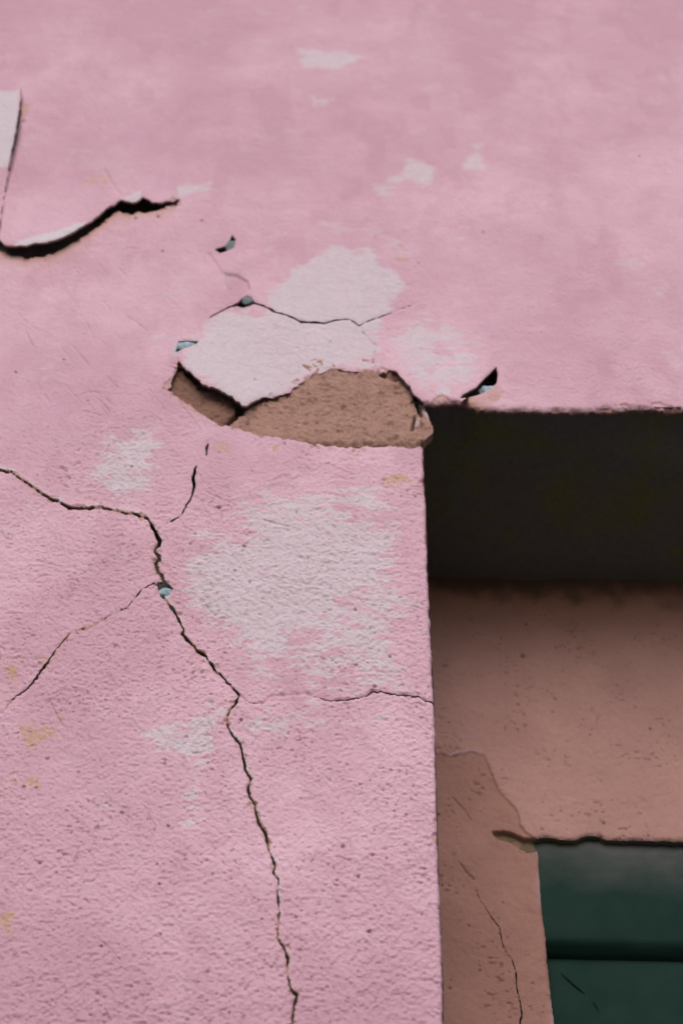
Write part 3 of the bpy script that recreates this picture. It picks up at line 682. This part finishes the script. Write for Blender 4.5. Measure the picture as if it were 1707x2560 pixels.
for j, yv in enumerate(yy):
    t = sstep(0, .3, j/(ny-1))
    z = zf*(1-t)+lz*t+(fbm(xx, np.full_like(xx, yv), .05, 111, 3)-.5)*.004*(j > 0)
    vs_ += [(a, yv, c) for a, c in zip(xx, z)]
n_ = len(xx)
for j in range(ny-1):
    for i in range(n_-1): fs_.append((j*n_+i, j*n_+i+1, (j+1)*n_+i+1, (j+1)*n_+i)[::-1])
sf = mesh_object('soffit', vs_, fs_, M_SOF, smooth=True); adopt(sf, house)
sf['label'] = 'dark sooty underside of the doorway lintel'

# ------------------------------------------------------------------ recessed wall
g = Grid(990, 1880, 1400, 2700, 2.5)
X, Y = g.X, g.Y
W0 = ray(X, Y, np.full(X.shape, REC_Y)); wx, wz = W0[..., 0], W0[..., 2]
f_in = g.poly(jag(R_IN_L, .7, 8, 201).tolist()+jag(R_IN_T, 1.2, 7, 202).tolist()+[(1900, 2740), (1402, 2740)])
f_r2, _, _ = crack_cut(RC2, 203, .9, 2.6)
f_n = g.poly(jag(R_NOTCH, 1.2, 6, 204, True))
F = np.minimum(f_in, f_r2)
keep = (g.cellmean(F) > 0) & ~((g.cellmean(X) > 1410) & (g.cellmean(Y) > 2130))
SX, SY = snap(g, F, keep)
fpl = g.poly(jag(R_PLATE, 1.3, 7, 205, True), 80)
h = .0030*sstep(2.5, -2.5, fpl)
h += (fbm(wx, wz, .10, 211, 3)-.5)*.006+(fbm(wx, wz, .03, 212, 3)-.5)*.0025+(fbm(wx, wz, .007, 213, 3)-.5)*.0016
for RC, s in ((RC1, 1.6), (RC3, 2.5)):
    d, _, w = g.line(jag(RC, .8, 5, 206), 40, True); h -= .003*np.exp(-(d/s)**2)
h -= .009*sstep(3, -3, f_n)
h -= .004*np.exp(-np.clip(f_in, 0, 999)/3)
h += .016*np.exp(-np.clip(lz-wz, 0, 1)/.010)
dirt = np.zeros(g.shape)
npit = 70
ppx = rng.uniform(1080, 1740, npit); ppy = rng.uniform(1560, 2600, npit); pr = rng.gamma(2.6, .62, npit)+1.0
for cx, cy, r in zip(ppx, ppy, pr):
    sl = g.box(np.array([[cx, cy]]), 4*r+4); q = np.hypot((X[sl]-cx)/1.2, (Y[sl]-cy))+1.5*(vn(X[sl]/3, Y[sl]/3, 92)-.5)
    k = np.clip(1.2-q/r, 0, 1); h[sl] -= k*.0012*min(r, 3)
    if r > 2.2: dirt[sl] = np.maximum(dirt[sl], np.clip(1.4-q/r, 0, 1)*.6)
pn = vn(wx/.0046+.6*vn(wx/.003, wz/.003, 94), wz/.0036, 97)+.35*(vn(wx/.05, wz/.05, 98)-.5)+.10*(vn(wx/.0015, wz/.0015, 96)-.5)
h -= .0016*sstep(.90, 1.0, pn); dirt = np.maximum(dirt, .40*sstep(.92, 1.02, pn))
wh = .8*sstep(-8, -2, fpl)*(fpl < 0)*sstep(.45, .62, fbm(wx, wz, .03, 214, 3))
wh = np.maximum(wh, .75*np.exp(-np.clip(f_in, 0, 99)/6)*sstep(.45, .6, fbm(wx, wz, .05, 215, 2))*(Y > 2140))
wh = np.maximum(wh, .18*sstep(3, -3, fpl))
gr_ = np.clip(.42*sstep(-2, 3, fpl)+.6*(fbm(wx, wz, .08, 216, 3)-.35), 0, 1)
dark_tint = .8*sstep(3, -3, f_n)*(.45+.55*sstep(.3, .5, fbm(wx, wz, .012, 217, 3)))  # darker inside the notch
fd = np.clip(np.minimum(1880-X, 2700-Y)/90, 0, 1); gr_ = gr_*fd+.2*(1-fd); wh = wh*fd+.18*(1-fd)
dark_tint = fd*np.maximum(dark_tint, .75*sstep(.045, .0, lz-wz+.05*(fbm(wx, wz, .03, 218, 3)-.5)))  # dark fringe along the top: soffit shade painted onto the wall
P = ray(SX, SY, np.full(SX.shape, REC_Y)); P[..., 1] -= h
zin = float(ray(1700, 2106, REC_Y)[2]); xin = float(ray(1345, 2130, REC_Y)[0])
tl, bl_ = ray(np.array([990, 990.]), np.array([1400, 2700.]), np.full(2, REC_Y)); tr = ray(1880, 1400, REC_Y); br = ray(1880, 2110, REC_Y); bi = ray(1402, 2700, REC_Y)
DX = jx+DW-.085
yb = REC_Y+.001
v = [(jx-.05, yb, lz+.06), tl+[0, .001, 0], bl_+[0, .001, 0], (jx-.05, yb, bl_[2]), (jx-.05, yb, 0), (bi[0], yb, 0), bi+np.array([0, .001, 0]),
     (tl[0], yb, lz+.06), (tr[0], yb, lz+.06), tr+[0, .001, 0], (jx+DW+.02, yb, lz+.06), (jx+DW+.02, yb, zin), br+[0, .001, 0], (DX, yb, zin), (DX, yb, 0), (jx+DW+.02, yb, 0),
     (jx+DW+.02, yb, tr[2])]
fc = [(3, 4, 5, 6, 2), (0, 1, 7), (7, 1, 9, 8), (8, 9, 16, 10), (9, 12, 13, 11, 16), (13, 14, 15, 11)]
ro = grid_object('recessed_wall', P, keep, .010, [M_REC, M_SOF], dict(white=wh, grime_shade=gr_, dark_tint=dark_tint, dirt=dirt), extra=(v, fc), exv=dict(white=.18, grime_shade=.2)); adopt(ro, house)
ro['label'] = 'shaded brown plaster wall set back inside the doorway'
rc = boxes('masonry_core', [(jx-.05, xin-.02, REC_Y+.045, REC_Y+.10, 0, lz+.06), (xin-.02, jx+DW+.02, REC_Y+.045, REC_Y+.10, zin+.04, lz+.06)], M_CORE); adopt(rc, ro)

# ------------------------------------------------------------------ green door
dy = REC_Y+.009
z1 = float(ray(1550, 2362, dy)[2]); z2 = float(ray(1550, 2392, dy+.01)[2])
xr = DX+.06
def prof(name, pr, x0, x1, mat):
    vs_, fs_ = [], []
    n = len(pr); xs_ = np.linspace(x0, x1, 60)
    for x_ in xs_:
        for k, (a, b) in enumerate(pr):
            w = (float(vn(np.array(x_*18), np.array(k*1.0), 301))-.5)*.002
            vs_.append((x_, a, b+w))
    for i in range(len(xs_)-1):
        for k in range(n-1): fs_.append((i*n+k, i*n+k+1, (i+1)*n+k+1, (i+1)*n+k))
    o = mesh_object(name, vs_, fs_, mat, smooth=True); adopt(o, house if name == 'door' else door); return o
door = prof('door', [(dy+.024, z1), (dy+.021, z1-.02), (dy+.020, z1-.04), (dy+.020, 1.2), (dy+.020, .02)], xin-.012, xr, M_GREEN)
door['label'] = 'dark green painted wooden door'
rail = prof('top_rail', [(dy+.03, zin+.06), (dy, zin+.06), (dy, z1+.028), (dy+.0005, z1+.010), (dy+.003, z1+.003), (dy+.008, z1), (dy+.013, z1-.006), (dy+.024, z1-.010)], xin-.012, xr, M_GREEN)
rail['label'] = 'grey-green top rail, greyer towards the top'
# split in the panel board
a = ray(1400, 2432, dy+.0190); b = ray(1462, 2486, dy+.0190); c = ray(1478, 2498, dy+.0190); d = ray(1498, 2530, dy+.0190)
def sliver(p, q, w):
    t = (q-p)/np.linalg.norm(q-p); nrm = np.array([-t[2], 0, t[0]])
    return [p, (p+q)/2+nrm*w, q, (p+q)/2-nrm*w]
V = sliver(a, b, .0012)+sliver(c, d, .0009); V2 = [p+np.array([0, -.001, 0]) for p in V]
M_SPLIT = make_plain('split_wood', rgb(.004, .010, .008), rgb(.008, .016, .013), 80)
sp_ = mesh_object('wood_split', [tuple(p) for p in V2+V], [(0, 1, 2, 3), (4, 5, 6, 7), (0, 8, 9, 1), (1, 9, 10, 2), (2, 10, 11, 3), (3, 11, 8, 0)], M_SPLIT); adopt(sp_, door)

# ------------------------------------------------------------------ ground
def sheet(name, x0, x1, y0, y1, z, mat):
    o = mesh_object(name, [(x0, y0, z), (x1, y0, z), (x1, y1, z), (x0, y1, z)], [(0, 1, 2, 3)], mat); o['kind'] = 'structure'; return o
sheet('ground', -400, 400, -400, 400, -.14, M_ASPH)
pv = boxes('pavement', [(-40, 40, -.9, WALL_Y+.03, -.3, -.004)], M_PAVE, bevel=.01); pv['kind'] = 'structure'
